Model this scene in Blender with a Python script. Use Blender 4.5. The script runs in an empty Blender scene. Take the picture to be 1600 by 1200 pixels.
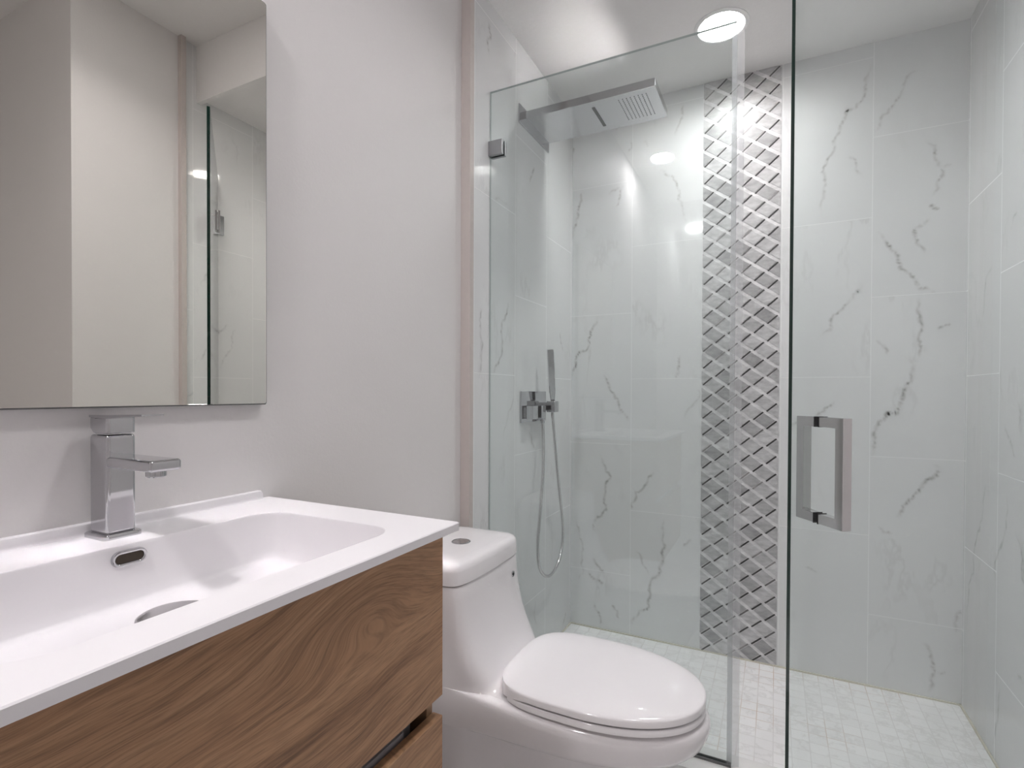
import bpy, bmesh, math, random
from mathutils import Vector, Matrix
random.seed(7)
scene = bpy.context.scene
COL = scene.collection

# ------------------------------------------------------------------ camera
cam_data = bpy.data.cameras.new('camera')
cam = bpy.data.objects.new('camera', cam_data)
COL.objects.link(cam)
def camera_matrix(yaw, pitch, roll):
    yw, pt, rl = (math.radians(v) for v in (yaw, pitch, roll))
    f = Vector((-math.sin(yw)*math.cos(pt), math.cos(yw)*math.cos(pt), math.sin(pt)))
    r = Vector((math.cos(yw), math.sin(yw), 0)); u = r.cross(f)
    r2 = r*math.cos(rl) + u*math.sin(rl); u2 = -r*math.sin(rl) + u*math.cos(rl)
    return Matrix((r2, u2, -f)).transposed().to_4x4()
CAM_POS = Vector((0.88105, 0.0, 1.12))
cam.matrix_world = Matrix.Translation(CAM_POS) @ camera_matrix(26.637, -0.613, 0.2197)
cam_data.sensor_width = 36.0
cam_data.lens = 820.105/1600*36
cam_data.shift_y = 22.37/1600
cam_data.clip_start = 0.01
scene.camera = cam

# ------------------------------------------------------------------ world, exposure, lamp strengths
world = bpy.data.worlds.new('world'); scene.world = world
world.use_nodes = True
world.node_tree.nodes['Background'].inputs[0].default_value = (0.8, 0.85, 1, 1)
world.node_tree.nodes['Background'].inputs[1].default_value = 0.02
scene.view_settings.view_transform = 'Standard'
scene.view_settings.look = 'None'
scene.view_settings.exposure = 0.0
scene.view_settings.gamma = 1.0
scene.view_settings.use_curve_mapping = False
scene.cycles.blur_glossy = 0.2
scene.cycles.sample_clamp_indirect = 0.0      # keep the lamp's glint off the chrome plate onto the ceiling
SHOWER_LAMP = (66.0, (1.0, 0.985, 0.975), 3.8, 148.0)   # lens glow, colour, beam power (W), beam spread (degrees)
ROOM_LAMP = (335.0, (1.0, 0.965, 0.99))
FILL_LAMP = (12.0, (1.0, 0.97, 0.99), 5.0, 130.0)  # added fill lamp, out of view: lens glow, colour, beam power, spread

# ------------------------------------------------------------------ dimensions (metres)
W = 1.487          # right wall
D = 2.40           # shower back wall
PAINT = -0.01      # painted left wall, set back from the tile face
YT = 1.412         # where the painted wall ends and the edge trim starts
YG = 1.5838        # glass line
ZC = 2.4514        # shower ceiling
ZR = 2.68          # room ceiling
YL = 1.507         # soffit line
YN = -1.3          # wall behind the camera
XR = 2.3           # right wall of the entrance side
YC = 1.02          # corner where the room narrows

# ------------------------------------------------------------------ helpers
def world_of(o):
    v = Vector((0, 0, 0))
    while o is not None:
        v += o.location; o = o.parent
    return v
def put(name, bm, mats, parent=None, smooth=None):
    if not isinstance(mats, (list, tuple)): mats = [mats]
    me = bpy.data.meshes.new(name)
    bmesh.ops.recalc_face_normals(bm, faces=bm.faces[:])
    if parent is not None:
        bmesh.ops.translate(bm, verts=bm.verts[:], vec=-world_of(parent))
    if smooth is not None:
        lim = math.radians(smooth)
        for f in bm.faces: f.smooth = True
        for e in bm.edges:
            if len(e.link_faces) == 2 and e.calc_face_angle(0) > lim: e.smooth = False
    bm.to_mesh(me); bm.free()
    for m in mats: me.materials.append(m)
    o = bpy.data.objects.new(name, me); COL.objects.link(o)
    if smooth is not None and smooth <= 41:      # flat faces stay flat beside their small bevels
        wn = o.modifiers.new('weighted', 'WEIGHTED_NORMAL'); wn.keep_sharp = True; wn.weight = 100
    if parent is not None: o.parent = parent
    return o
def thing(name, label, cat, loc, group=None):
    o = bpy.data.objects.new(name, None); COL.objects.link(o)
    o.location = loc; o.empty_display_size = 0.05
    o['label'] = label; o['category'] = cat
    if group: o['group'] = group
    return o
def struct(name, bm, mats, smooth=None, parent=None):
    o = put(name, bm, mats, parent, smooth)
    if parent is None: o['kind'] = 'structure'
    return o
def box(bm, lo, hi, bevel=0.0, seg=2, mat=0):
    vs = [bm.verts.new((x, y, z)) for x in (lo[0], hi[0]) for y in (lo[1], hi[1]) for z in (lo[2], hi[2])]
    idx = [(0,1,3,2),(4,6,7,5),(0,4,5,1),(2,3,7,6),(0,2,6,4),(1,5,7,3)]
    fs = [bm.faces.new([vs[i] for i in q]) for q in idx]
    for f in fs: f.material_index = mat
    if bevel:
        es = list({e for f in fs for e in f.edges})
        bmesh.ops.bevel(bm, geom=es, offset=bevel, segments=seg, affect='EDGES', profile=0.5, clamp_overlap=True)
    return fs
def obox(bm, o, a, b, c, bevel=0.0, seg=2, mat=0):
    """box from corner o along vectors a, b, c"""
    o, a, b, c = Vector(o), Vector(a), Vector(b), Vector(c)
    vs = [bm.verts.new(o + a*i + b*j + c*k) for i in (0, 1) for j in (0, 1) for k in (0, 1)]
    idx = [(0,1,3,2),(4,6,7,5),(0,4,5,1),(2,3,7,6),(0,2,6,4),(1,5,7,3)]
    fs = [bm.faces.new([vs[i] for i in q]) for q in idx]
    for f in fs: f.material_index = mat
    if bevel:
        es = list({e for f in fs for e in f.edges})
        bmesh.ops.bevel(bm, geom=es, offset=bevel, segments=seg, affect='EDGES', profile=0.5, clamp_overlap=True)
    return fs
def quad(bm, pts, mat=0):
    f = bm.faces.new([bm.verts.new(p) for p in pts]); f.material_index = mat; return f
def loft(bm, rings, cap0=True, cap1=True, closed=True, mat=0):
    vr = [[bm.verts.new(p) for p in r] for r in rings]
    n = len(vr[0])
    for a, b in zip(vr[:-1], vr[1:]):
        for i in range(n if closed else n-1):
            j = (i+1) % n
            f = bm.faces.new((a[i], a[j], b[j], b[i])); f.material_index = mat
    if cap0: bm.faces.new(list(reversed(vr[0]))).material_index = mat
    if cap1: bm.faces.new(vr[-1]).material_index = mat
    return vr
def tube(bm, pts, r, n=10, mat=0):
    pts = [Vector(p) for p in pts]
    up = Vector((0.13, 0.31, 0.94)); rings = []
    for i, p in enumerate(pts):
        d = (pts[min(i+1, len(pts)-1)] - pts[max(i-1, 0)]).normalized()
        s = d.cross(up)
        if s.length < 1e-4: s = d.cross(Vector((1, 0, 0)))
        s.normalize(); u = s.cross(d).normalized(); up = u
        rr = r[i] if isinstance(r, (list, tuple)) else r
        rings.append([p + (s*math.cos(t) + u*math.sin(t))*rr for t in [2*math.pi*k/n for k in range(n)]])
    loft(bm, rings, mat=mat)
def lathe(bm, centre, axis, prof, n=32, mat=0, cap0=True, cap1=True):
    """prof: list of (radius, height along axis)"""
    c, ax = Vector(centre), Vector(axis).normalized()
    s = ax.orthogonal().normalized(); u = ax.cross(s)
    rings = [[c + ax*h + (s*math.cos(t) + u*math.sin(t))*max(r, 1e-5) for t in [2*math.pi*k/n for k in range(n)]] for r, h in prof]
    loft(bm, rings, cap0, cap1, mat=mat)
def spline(pts, k=8):
    """Catmull-Rom through points"""
    P = [Vector(p) for p in pts]; P = [2*P[0]-P[1]] + P + [2*P[-1]-P[-2]]; out = []
    for i in range(1, len(P)-2):
        for s in range(k):
            t = s/k; a, b, c, d = P[i-1], P[i], P[i+1], P[i+2]
            out.append(0.5*((2*b) + (c-a)*t + (2*a-5*b+4*c-d)*t*t + (3*b-a-3*c+d)*t**3))
    out.append(P[-2]); return out
def rrect(cx, cy, hx, hy, r, n=8):
    """rounded rectangle outline, counter-clockwise, 4*(n+1) points"""
    r = min(r, hx, hy); o = []
    for (sx, sy, a0) in ((1, 1, 0), (-1, 1, 90), (-1, -1, 180), (1, -1, 270)):
        for k in range(n+1):
            a = math.radians(a0 + 90*k/n)
            o.append((cx + sx*(hx-r) + r*math.cos(a), cy + sy*(hy-r) + r*math.sin(a)))
    return o
def superell(xc, yc, af, ab, w, nf, nb, N=72):
    """plan outline: front (toward +x) half-length af, back ab, half-width w"""
    o = []
    for k in range(N):
        t = 2*math.pi*k/N; c, s = math.cos(t), math.sin(t)
        if c >= 0: a, n = af, nf
        else: a, n = ab, nb
        x = xc + a*math.copysign(abs(c)**(2.0/n), c)
        y = yc + w*math.copysign(abs(s)**(2.0/n), s)
        o.append((x, y))
    return o

# ------------------------------------------------------------------ materials
def new_mat(name):
    m = bpy.data.materials.new(name); m.use_nodes = True
    nt = m.node_tree; return m, nt, nt.nodes['Principled BSDF']
def N(nt, t, **kw):
    n = nt.nodes.new(t)
    for k, v in kw.items(): setattr(n, k, v)
    return n
def simple(name, col, rough=0.5, metal=0.0, spec=0.5, coat=0.0, noise=0.0, bump=0.0, scale=40.0):
    m, nt, p = new_mat(name)
    p.inputs['Base Color'].default_value = (*col, 1)
    p.inputs['Roughness'].default_value = rough
    p.inputs['Metallic'].default_value = metal
    p.inputs['Specular IOR Level'].default_value = spec
    p.inputs['Coat Weight'].default_value = coat
    p.inputs['Coat Roughness'].default_value = 0.04
    if noise or bump:
        tc = N(nt, 'ShaderNodeTexCoord'); nz = N(nt, 'ShaderNodeTexNoise')
        nz.inputs['Scale'].default_value = scale; nz.inputs['Detail'].default_value = 4
        nt.links.new(tc.outputs['Object'], nz.inputs['Vector'])
        if noise:
            mx = N(nt, 'ShaderNodeMix', data_type='RGBA')
            mx.inputs[6].default_value = (*[c*(1-noise) for c in col], 1)
            mx.inputs[7].default_value = (*[min(1, c*(1+noise)) for c in col], 1)
            nt.links.new(nz.outputs['Fac'], mx.inputs[0]); nt.links.new(mx.outputs[2], p.inputs['Base Color'])
        if bump:
            b = N(nt, 'ShaderNodeBump'); b.inputs['Strength'].default_value = bump; b.inputs['Distance'].default_value = 0.001
            nt.links.new(nz.outputs['Fac'], b.inputs['Height']); nt.links.new(b.outputs['Normal'], p.inputs['Normal'])
    return m
def emission(name, col, strength):
    m, nt, p = new_mat(name)
    p.inputs['Base Color'].default_value = (0.9, 0.9, 0.9, 1)
    p.inputs['Emission Color'].default_value = (*col, 1)
    p.inputs['Emission Strength'].default_value = strength
    return m
def glass_face(name, tint):
    """clear pane face: straight transmission plus Fresnel reflection, the same for every ray"""
    m, nt, p = new_mat(name); nt.nodes.remove(p)
    out = nt.nodes['Material Output']
    tr = N(nt, 'ShaderNodeBsdfTransparent'); tr.inputs[0].default_value = (*tint, 1)
    gl = N(nt, 'ShaderNodeBsdfGlossy'); gl.inputs['Roughness'].default_value = 0.0
    gl.inputs[0].default_value = (1, 1, 1, 1)
    geo = N(nt, 'ShaderNodeNewGeometry'); mr = N(nt, 'ShaderNodeMapRange')
    mr.inputs['To Min'].default_value = 1.5; mr.inputs['To Max'].default_value = 1/1.5
    nt.links.new(geo.outputs['Backfacing'], mr.inputs['Value'])
    fr = N(nt, 'ShaderNodeFresnel'); nt.links.new(mr.outputs[0], fr.inputs['IOR'])
    mx = N(nt, 'ShaderNodeMixShader')
    nt.links.new(fr.outputs[0], mx.inputs[0]); nt.links.new(tr.outputs[0], mx.inputs[1]); nt.links.new(gl.outputs[0], mx.inputs[2])
    nt.links.new(mx.outputs[0], out.inputs['Surface'])
    return m
def vinyl(name):
    m, nt, p = new_mat(name); nt.nodes.remove(p); L = nt.links.new
    tr = N(nt, 'ShaderNodeBsdfTransparent'); tr.inputs[0].default_value = (0.95, 0.955, 0.96, 1)
    df = N(nt, 'ShaderNodeBsdfTranslucent'); df.inputs[0].default_value = (0.94, 0.94, 0.945, 1)
    d2 = N(nt, 'ShaderNodeBsdfDiffuse'); d2.inputs[0].default_value = (0.94, 0.94, 0.945, 1)
    gl = N(nt, 'ShaderNodeBsdfGlossy'); gl.inputs['Roughness'].default_value = 0.12
    m1 = N(nt, 'ShaderNodeMixShader'); L(df.outputs[0], m1.inputs[1]); L(d2.outputs[0], m1.inputs[2])
    m2 = N(nt, 'ShaderNodeMixShader'); m2.inputs[0].default_value = 0.15; L(tr.outputs[0], m2.inputs[1]); L(m1.outputs[0], m2.inputs[2])
    m3 = N(nt, 'ShaderNodeMixShader'); m3.inputs[0].default_value = 0.06; L(m2.outputs[0], m3.inputs[1]); L(gl.outputs[0], m3.inputs[2])
    L(m3.outputs[0], nt.nodes['Material Output'].inputs['Surface'])
    return m
def tile_material(name, axis, origin_h, origin_v, row):
    """large glazed marble-look tiles in a vertical running bond; 'vein' attribute carries the big veins"""
    m, nt, p = new_mat(name); L = nt.links.new
    tc = N(nt, 'ShaderNodeTexCoord'); sep = N(nt, 'ShaderNodeSeparateXYZ'); L(tc.outputs['Object'], sep.inputs[0])
    cmb = N(nt, 'ShaderNodeCombineXYZ')
    av = N(nt, 'ShaderNodeMath', operation='SUBTRACT'); av.inputs[1].default_value = origin_v
    ah = N(nt, 'ShaderNodeMath', operation='SUBTRACT'); ah.inputs[1].default_value = origin_h
    L(sep.outputs['Z'], av.inputs[0]); L(sep.outputs[axis], ah.inputs[0])
    L(av.outputs[0], cmb.inputs[0]); L(ah.outputs[0], cmb.inputs[1])
    br = N(nt, 'ShaderNodeTexBrick'); br.offset = 0.5; br.offset_frequency = 2; br.squash = 1.0
    br.inputs['Scale'].default_value = 1.0; br.inputs['Mortar Size'].default_value = 0.0013
    br.inputs['Mortar Smooth'].default_value = 0.2; br.inputs['Bias'].default_value = 0
    br.inputs['Brick Width'].default_value = 0.605; br.inputs['Row Height'].default_value = row
    br.inputs['Color1'].default_value = (0, 0, 0, 1); br.inputs['Color2'].default_value = (1, 1, 1, 1); br.inputs['Mortar'].default_value = (0.5, 0.5, 0.5, 1)
    L(cmb.outputs[0], br.inputs['Vector'])
    # faint secondary veining, different on every tile
    sc = N(nt, 'ShaderNodeVectorMath', operation='SCALE'); sc.inputs['Scale'].default_value = 7.3
    L(br.outputs['Color'], sc.inputs[0])
    ad = N(nt, 'ShaderNodeVectorMath', operation='ADD'); L(tc.outputs['Object'], ad.inputs[0]); L(sc.outputs[0], ad.inputs[1])
    mp = N(nt, 'ShaderNodeMapping'); mp.inputs['Rotation'].default_value = (0.5, 0.5, 0.3); mp.inputs['Scale'].default_value = (3.4, 3.4, 1.3)
    L(ad.outputs[0], mp.inputs[0])
    nz = N(nt, 'ShaderNodeTexNoise'); nz.inputs['Scale'].default_value = 1.3; nz.inputs['Detail'].default_value = 9; nz.inputs['Roughness'].default_value = 0.62
    L(mp.outputs[0], nz.inputs['Vector'])
    s1 = N(nt, 'ShaderNodeMath', operation='SUBTRACT'); s1.inputs[1].default_value = 0.5; L(nz.outputs['Fac'], s1.inputs[0])
    ab = N(nt, 'ShaderNodeMath', operation='ABSOLUTE'); L(s1.outputs[0], ab.inputs[0])
    band = N(nt, 'ShaderNodeMapRange'); band.inputs['From Min'].default_value = 0.0; band.inputs['From Max'].default_value = 0.022
    band.inputs['To Min'].default_value = 1; band.inputs['To Max'].default_value = 0; L(ab.outputs[0], band.inputs['Value'])
    nm = N(nt, 'ShaderNodeTexNoise'); nm.inputs['Scale'].default_value = 4.2; L(ad.outputs[0], nm.inputs['Vector'])
    msk = N(nt, 'ShaderNodeMapRange'); msk.inputs['From Min'].default_value = 0.53; msk.inputs['From Max'].default_value = 0.7; L(nm.outputs['Fac'], msk.inputs['Value'])
    mu = N(nt, 'ShaderNodeMath', operation='MULTIPLY'); L(band.outputs[0], mu.inputs[0]); L(msk.outputs[0], mu.inputs[1])
    mu2 = N(nt, 'ShaderNodeMath', operation='MULTIPLY'); L(mu.outputs[0], mu2.inputs[0]); mu2.inputs[1].default_value = 0.14
    # main veins, from the inlay ribbons
    at = N(nt, 'ShaderNodeAttribute', attribute_name='vein')
    nf = N(nt, 'ShaderNodeTexNoise'); nf.inputs['Scale'].default_value = 45; nf.inputs['Detail'].default_value = 3; L(tc.outputs['Object'], nf.inputs['Vector'])
    mf = N(nt, 'ShaderNodeMapRange'); mf.inputs['From Min'].default_value = 0.32; mf.inputs['From Max'].default_value = 0.62; mf.inputs['To Min'].default_value = 0.25; L(nf.outputs['Fac'], mf.inputs['Value'])
    pw = N(nt, 'ShaderNodeMath', operation='POWER'); L(at.outputs['Fac'], pw.inputs[0]); pw.inputs[1].default_value = 1.15
    mv = N(nt, 'ShaderNodeMath', operation='MULTIPLY'); L(pw.outputs[0], mv.inputs[0]); L(mf.outputs[0], mv.inputs[1])
    mx0 = N(nt, 'ShaderNodeMath', operation='MAXIMUM'); L(mv.outputs[0], mx0.inputs[0]); L(mu2.outputs[0], mx0.inputs[1])
    cloud = N(nt, 'ShaderNodeMix', data_type='RGBA')
    cloud.inputs[6].default_value = (0.715, 0.722, 0.724, 1); cloud.inputs[7].default_value = (0.765, 0.768, 0.768, 1)
    L(nm.outputs['Fac'], cloud.inputs[0])
    cv = N(nt, 'ShaderNodeMix', data_type='RGBA'); L(mx0.outputs[0], cv.inputs[0]); L(cloud.outputs[2], cv.inputs[6])
    cv.inputs[7].default_value = (0.13, 0.115, 0.105, 1)
    gr = N(nt, 'ShaderNodeMix', data_type='RGBA'); L(br.outputs['Fac'], gr.inputs[0]); L(cv.outputs[2], gr.inputs[6])
    gr.inputs[7].default_value = (0.825, 0.825, 0.823, 1)
    L(gr.outputs[2], p.inputs['Base Color'])
    rg = N(nt, 'ShaderNodeMapRange'); rg.inputs['To Min'].default_value = 0.055; rg.inputs['To Max'].default_value = 0.6
    L(br.outputs['Fac'], rg.inputs['Value']); L(rg.outputs[0], p.inputs['Roughness'])
    bp_ = N(nt, 'ShaderNodeBump'); bp_.invert = True; bp_.inputs['Strength'].default_value = 0.35; bp_.inputs['Distance'].default_value = 0.001
    L(br.outputs['Fac'], bp_.inputs['Height']); L(bp_.outputs['Normal'], p.inputs['Normal'])
    return m
def floor_tile_material(name, size, stain):
    m, nt, p = new_mat(name); L = nt.links.new
    tc = N(nt, 'ShaderNodeTexCoord')
    br = N(nt, 'ShaderNodeTexBrick'); br.offset = 0.0; br.squash = 1.0
    br.inputs['Scale'].default_value = 1; br.inputs['Mortar Size'].default_value = 0.0013 if size < 0.1 else 0.002
    br.inputs['Mortar Smooth'].default_value = 0.3
    br.inputs['Brick Width'].default_value = size; br.inputs['Row Height'].default_value = size
    br.inputs['Color1'].default_value = (0, 0, 0, 1); br.inputs['Color2'].default_value = (1, 1, 1, 1)
    L(tc.outputs['Object'], br.inputs['Vector'])
    tint = N(nt, 'ShaderNodeMix', data_type='RGBA')
    tint.inputs[6].default_value = (0.81, 0.805, 0.80, 1); tint.inputs[7].default_value = (0.86, 0.855, 0.85, 1)
    L(br.outputs['Color'], tint.inputs[0])
    sc = N(nt, 'ShaderNodeVectorMath', operation='SCALE'); sc.inputs['Scale'].default_value = 5; L(br.outputs['Color'], sc.inputs[0])
    ad = N(nt, 'ShaderNodeVectorMath', operation='ADD'); L(tc.outputs['Object'], ad.inputs[0]); L(sc.outputs[0], ad.inputs[1])
    nz = N(nt, 'ShaderNodeTexNoise'); nz.inputs['Scale'].default_value = 7; nz.inputs['Detail'].default_value = 8; nz.inputs['Roughness'].default_value = 0.65; L(ad.outputs[0], nz.inputs['Vector'])
    s1 = N(nt, 'ShaderNodeMath', operation='SUBTRACT'); s1.inputs[1].default_value = 0.5; L(nz.outputs['Fac'], s1.inputs[0])
    ab = N(nt, 'ShaderNodeMath', operation='ABSOLUTE'); L(s1.outputs[0], ab.inputs[0])
    bd = N(nt, 'ShaderNodeMapRange'); bd.inputs['From Max'].default_value = 0.03; bd.inputs['To Min'].default_value = 0.30; bd.inputs['To Max'].default_value = 0; L(ab.outputs[0], bd.inputs['Value'])
    vn = N(nt, 'ShaderNodeMix', data_type='RGBA'); L(bd.outputs[0], vn.inputs[0]); L(tint.outputs[2], vn.inputs[6]); vn.inputs[7].default_value = (0.45, 0.44, 0.42, 1)
    g = N(nt, 'ShaderNodeMix', data_type='RGBA'); g.inputs[6].default_value = (0.70, 0.69, 0.68, 1); g.inputs[7].default_value = (0.52, 0.36, 0.25, 1)
    n2 = N(nt, 'ShaderNodeTexNoise'); n2.inputs['Scale'].default_value = 3.1; L(tc.outputs['Object'], n2.inputs['Vector'])
    m2 = N(nt, 'ShaderNodeMapRange'); m2.inputs['From Min'].default_value = 0.5; m2.inputs['From Max'].default_value = 0.72; m2.inputs['To Max'].default_value = stain; L(n2.outputs['Fac'], m2.inputs['Value']); L(m2.outputs[0], g.inputs[0])
    gr = N(nt, 'ShaderNodeMix', data_type='RGBA'); L(br.outputs['Fac'], gr.inputs[0]); L(vn.outputs[2], gr.inputs[6]); L(g.outputs[2], gr.inputs[7])
    L(gr.outputs[2], p.inputs['Base Color']); p.inputs['Roughness'].default_value = 0.42
    return m
KNOT = (0.21, 0.130, 0.555)      # in the drawer's own coordinates
def wood_material(name, dark, mid, light):
    m, nt, p = new_mat(name); L = nt.links.new
    tc = N(nt, 'ShaderNodeTexCoord')
    def mapping(src, scale, loc=(0, 0, 0)):
        q = N(nt, 'ShaderNodeMapping'); q.inputs['Scale'].default_value = scale; q.inputs['Location'].default_value = loc; L(src, q.inputs[0]); return q.outputs[0]
    def noise(vec, scale, detail, rough=0.5):
        q = N(nt, 'ShaderNodeTexNoise'); q.inputs['Scale'].default_value = scale; q.inputs['Detail'].default_value = detail; q.inputs['Roughness'].default_value = rough
        L(vec, q.inputs['Vector']); return q
    def remap(val, a, b, c, d):
        q = N(nt, 'ShaderNodeMapRange'); q.inputs['From Min'].default_value = a; q.inputs['From Max'].default_value = b; q.inputs['To Min'].default_value = c; q.inputs['To Max'].default_value = d
        L(val, q.inputs['Value']); return q.outputs[0]
    def mul(a, b):
        q = N(nt, 'ShaderNodeMath', operation='MULTIPLY'); L(a, q.inputs[0]); L(b, q.inputs[1]); return q.outputs[0]
    # slow warp: straight grain with gentle cathedral arches
    w = noise(mapping(tc.outputs['Object'], (1, 1.3, 2.6), (0.3, 0.15, 0.4)), 2.2, 2.0)
    sub = N(nt, 'ShaderNodeVectorMath', operation='SUBTRACT'); sub.inputs[1].default_value = (0.5, 0.5, 0.5); L(w.outputs['Color'], sub.inputs[0])
    scl = N(nt, 'ShaderNodeVectorMath', operation='MULTIPLY'); scl.inputs[1].default_value = (0.0, 0.04, 0.07); L(sub.outputs[0], scl.inputs[0])
    ad = N(nt, 'ShaderNodeVectorMath', operation='ADD'); kd = N(nt, 'ShaderNodeVectorMath', operation='SUBTRACT'); kd.inputs[1].default_value = KNOT; L(tc.outputs['Object'], kd.inputs[0])
    ks = N(nt, 'ShaderNodeVectorMath', operation='MULTIPLY'); ks.inputs[1].default_value = (0.0, 0.85, 1.9); L(kd.outputs[0], ks.inputs[0])
    kl = N(nt, 'ShaderNodeVectorMath', operation='LENGTH'); L(ks.outputs[0], kl.inputs[0])
    kb = N(nt, 'ShaderNodeMapRange'); kb.interpolation_type = 'SMOOTHERSTEP'; kb.inputs['From Max'].default_value = 0.19; kb.inputs['To Min'].default_value = -0.050; kb.inputs['To Max'].default_value = 0.0; L(kl.outputs['Value'], kb.inputs['Value'])
    kc = N(nt, 'ShaderNodeCombineXYZ'); L(kb.outputs[0], kc.inputs[2])
    a0 = N(nt, 'ShaderNodeVectorMath', operation='ADD'); L(tc.outputs['Object'], a0.inputs[0]); L(kc.outputs[0], a0.inputs[1])
    rt = N(nt, 'ShaderNodeMapping'); rt.inputs['Rotation'].default_value = (math.radians(-6), 0, 0); L(a0.outputs[0], rt.inputs[0])
    L(rt.outputs[0], ad.inputs[0]); L(scl.outputs[0], ad.inputs[1])
    n1 = noise(mapping(ad.outputs[0], (3, 1.8, 38)), 1.0, 3, 0.5)
    n2 = noise(mapping(ad.outputs[0], (10, 9, 190)), 1.0, 4, 0.62)
    n3 = noise(mapping(ad.outputs[0], (30, 38, 900)), 1.0, 2, 0.5)
    c1 = N(nt, 'ShaderNodeValToRGB'); e = c1.color_ramp.elements
    e[0].position = 0.32; e[0].color = (*dark, 1); e[1].position = 0.70; e[1].color = (*light, 1)
    k = c1.color_ramp.elements.new(0.5); k.color = (*mid, 1)
    mixv = N(nt, 'ShaderNodeMix'); mixv.inputs[0].default_value = 0.40; L(n1.outputs['Fac'], mixv.inputs[2]); L(n2.outputs['Fac'], mixv.inputs[3])
    L(mixv.outputs[0], c1.inputs[0])
    f = mul(remap(n2.outputs['Fac'], 0.30, 0.55, 0.80, 1.03), remap(n3.outputs['Fac'], 0.30, 0.55, 0.74, 1.05))
    fin = N(nt, 'ShaderNodeVectorMath', operation='SCALE'); L(c1.outputs[0], fin.inputs[0]); L(f, fin.inputs['Scale'])
    L(fin.outputs[0], p.inputs['Base Color']); p.inputs['Roughness'].default_value = 0.5
    b = N(nt, 'ShaderNodeBump'); b.inputs['Strength'].default_value = 0.2; b.inputs['Distance'].default_value = 0.0006
    L(n3.outputs['Fac'], b.inputs['Height']); L(b.outputs['Normal'], p.inputs['Normal'])
    return m
def mosaic_material(name):
    m, nt, p = new_mat(name); L = nt.links.new
    tc = N(nt, 'ShaderNodeTexCoord'); at = N(nt, 'ShaderNodeAttribute', attribute_name='tone')
    nz = N(nt, 'ShaderNodeTexNoise'); nz.inputs['Scale'].default_value = 26; nz.inputs['Detail'].default_value = 6; nz.inputs['Roughness'].default_value = 0.6
    mp = N(nt, 'ShaderNodeMapping'); mp.inputs['Rotation'].default_value = (0, 0.7, 0); mp.inputs['Scale'].default_value = (1, 1, 2.6)
    L(tc.outputs['Object'], mp.inputs[0]); L(mp.outputs[0], nz.inputs['Vector'])
    mr = N(nt, 'ShaderNodeMapRange'); mr.inputs['From Min'].default_value = 0.3; mr.inputs['From Max'].default_value = 0.65; mr.inputs['To Min'].default_value = 0.72; mr.inputs['To Max'].default_value = 1.06
    L(nz.outputs['Fac'], mr.inputs['Value'])
    sc = N(nt, 'ShaderNodeVectorMath', operation='SCALE'); L(at.outputs['Color'], sc.inputs[0]); L(mr.outputs[0], sc.inputs['Scale'])
    L(sc.outputs[0], p.inputs['Base Color']); p.inputs['Roughness'].default_value = 0.3
    return m

M_PAINT = simple('wall_paint', (0.725, 0.706, 0.698), 0.62, spec=0.3, noise=0.012, bump=0.25, scale=160)
M_CEIL = simple('ceiling_paint', (0.83, 0.815, 0.805), 0.8, spec=0.2, noise=0.02, bump=0.5, scale=90)
M_TRIM = simple('trim_paint', (0.56, 0.505, 0.478), 0.55, spec=0.35, noise=0.04, scale=50)
M_EDGE = simple('tile_edge_metal', (0.42, 0.41, 0.38), 0.25, metal=0.9)
M_CERAMIC = simple('white_vitreous_china', (0.80, 0.775, 0.785), 0.10, spec=0.5, coat=0.3, noise=0.01, scale=8)
M_SEAT = simple('white_seat_plastic', (0.82, 0.80, 0.81), 0.09, noise=0.01, scale=8)
M_SINK = simple('white_sink_resin', (0.825, 0.805, 0.823), 0.42, noise=0.006, scale=8)
M_CHROME = simple('chrome', (0.56, 0.56, 0.575), 0.045, metal=1.0, noise=0.01, scale=8)
M_BRUSH = simple('brushed_steel', (0.66, 0.645, 0.65), 0.20, metal=1.0, noise=0.02, scale=30)
M_CLAMP = simple('satin_steel', (0.40, 0.40, 0.41), 0.30, metal=1.0, noise=0.02, scale=30)
M_HEAD = simple('satin_chrome', (0.58, 0.58, 0.59), 0.13, metal=1.0, noise=0.01, scale=8)
M_DARK = simple('black_rubber', (0.012, 0.012, 0.013), 0.5, noise=0.05)
M_GRILLE = simple('grey_rubber', (0.16, 0.16, 0.16), 0.5, noise=0.05)
M_HOLE = simple('dark_overflow', (0.05, 0.035, 0.022), 0.6, noise=0.05)
M_MIRROR = simple('mirror_silver', (0.785, 0.772, 0.72), 0.0, metal=1.0, noise=0.002, scale=4)
M_MIRROR_EDGE = simple('mirror_edge', (0.10, 0.10, 0.10), 0.25, noise=0.03)
M_GLASS = glass_face('shower_glass', (0.93, 0.955, 0.951))
M_GLASS_EDGE = simple('glass_edge_dark_green', (0.003, 0.022, 0.016), 0.12, noise=0.1, scale=20)
M_GLASS_TOP = simple('glass_edge_polished', (0.42, 0.46, 0.45), 0.15, noise=0.05, scale=20)
M_SEAL = vinyl('clear_vinyl')
M_WOOD = wood_material('oak_laminate', (0.205, 0.104, 0.052), (0.365, 0.200, 0.104), (0.455, 0.268, 0.148))
M_WOOD2 = simple('oak_edge_band', (0.33, 0.20, 0.11), 0.5, noise=0.12, scale=60)
M_DRAWER = simple('grey_drawer_box', (0.48, 0.47, 0.50), 0.35, metal=0.3, noise=0.03)
M_VOID = simple('cabinet_inside', (0.02, 0.017, 0.015), 0.7, noise=0.05)
M_TILE_B = tile_material('marble_tile_back', 'X', -0.0153, 0.5805, 0.305)
M_TILE_L = tile_material('marble_tile_left', 'Y', 0.874, 0.2775, 0.302)
M_TILE_R = tile_material('marble_tile_right', 'Y', 0.874, 0.2775, 0.302)
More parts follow.
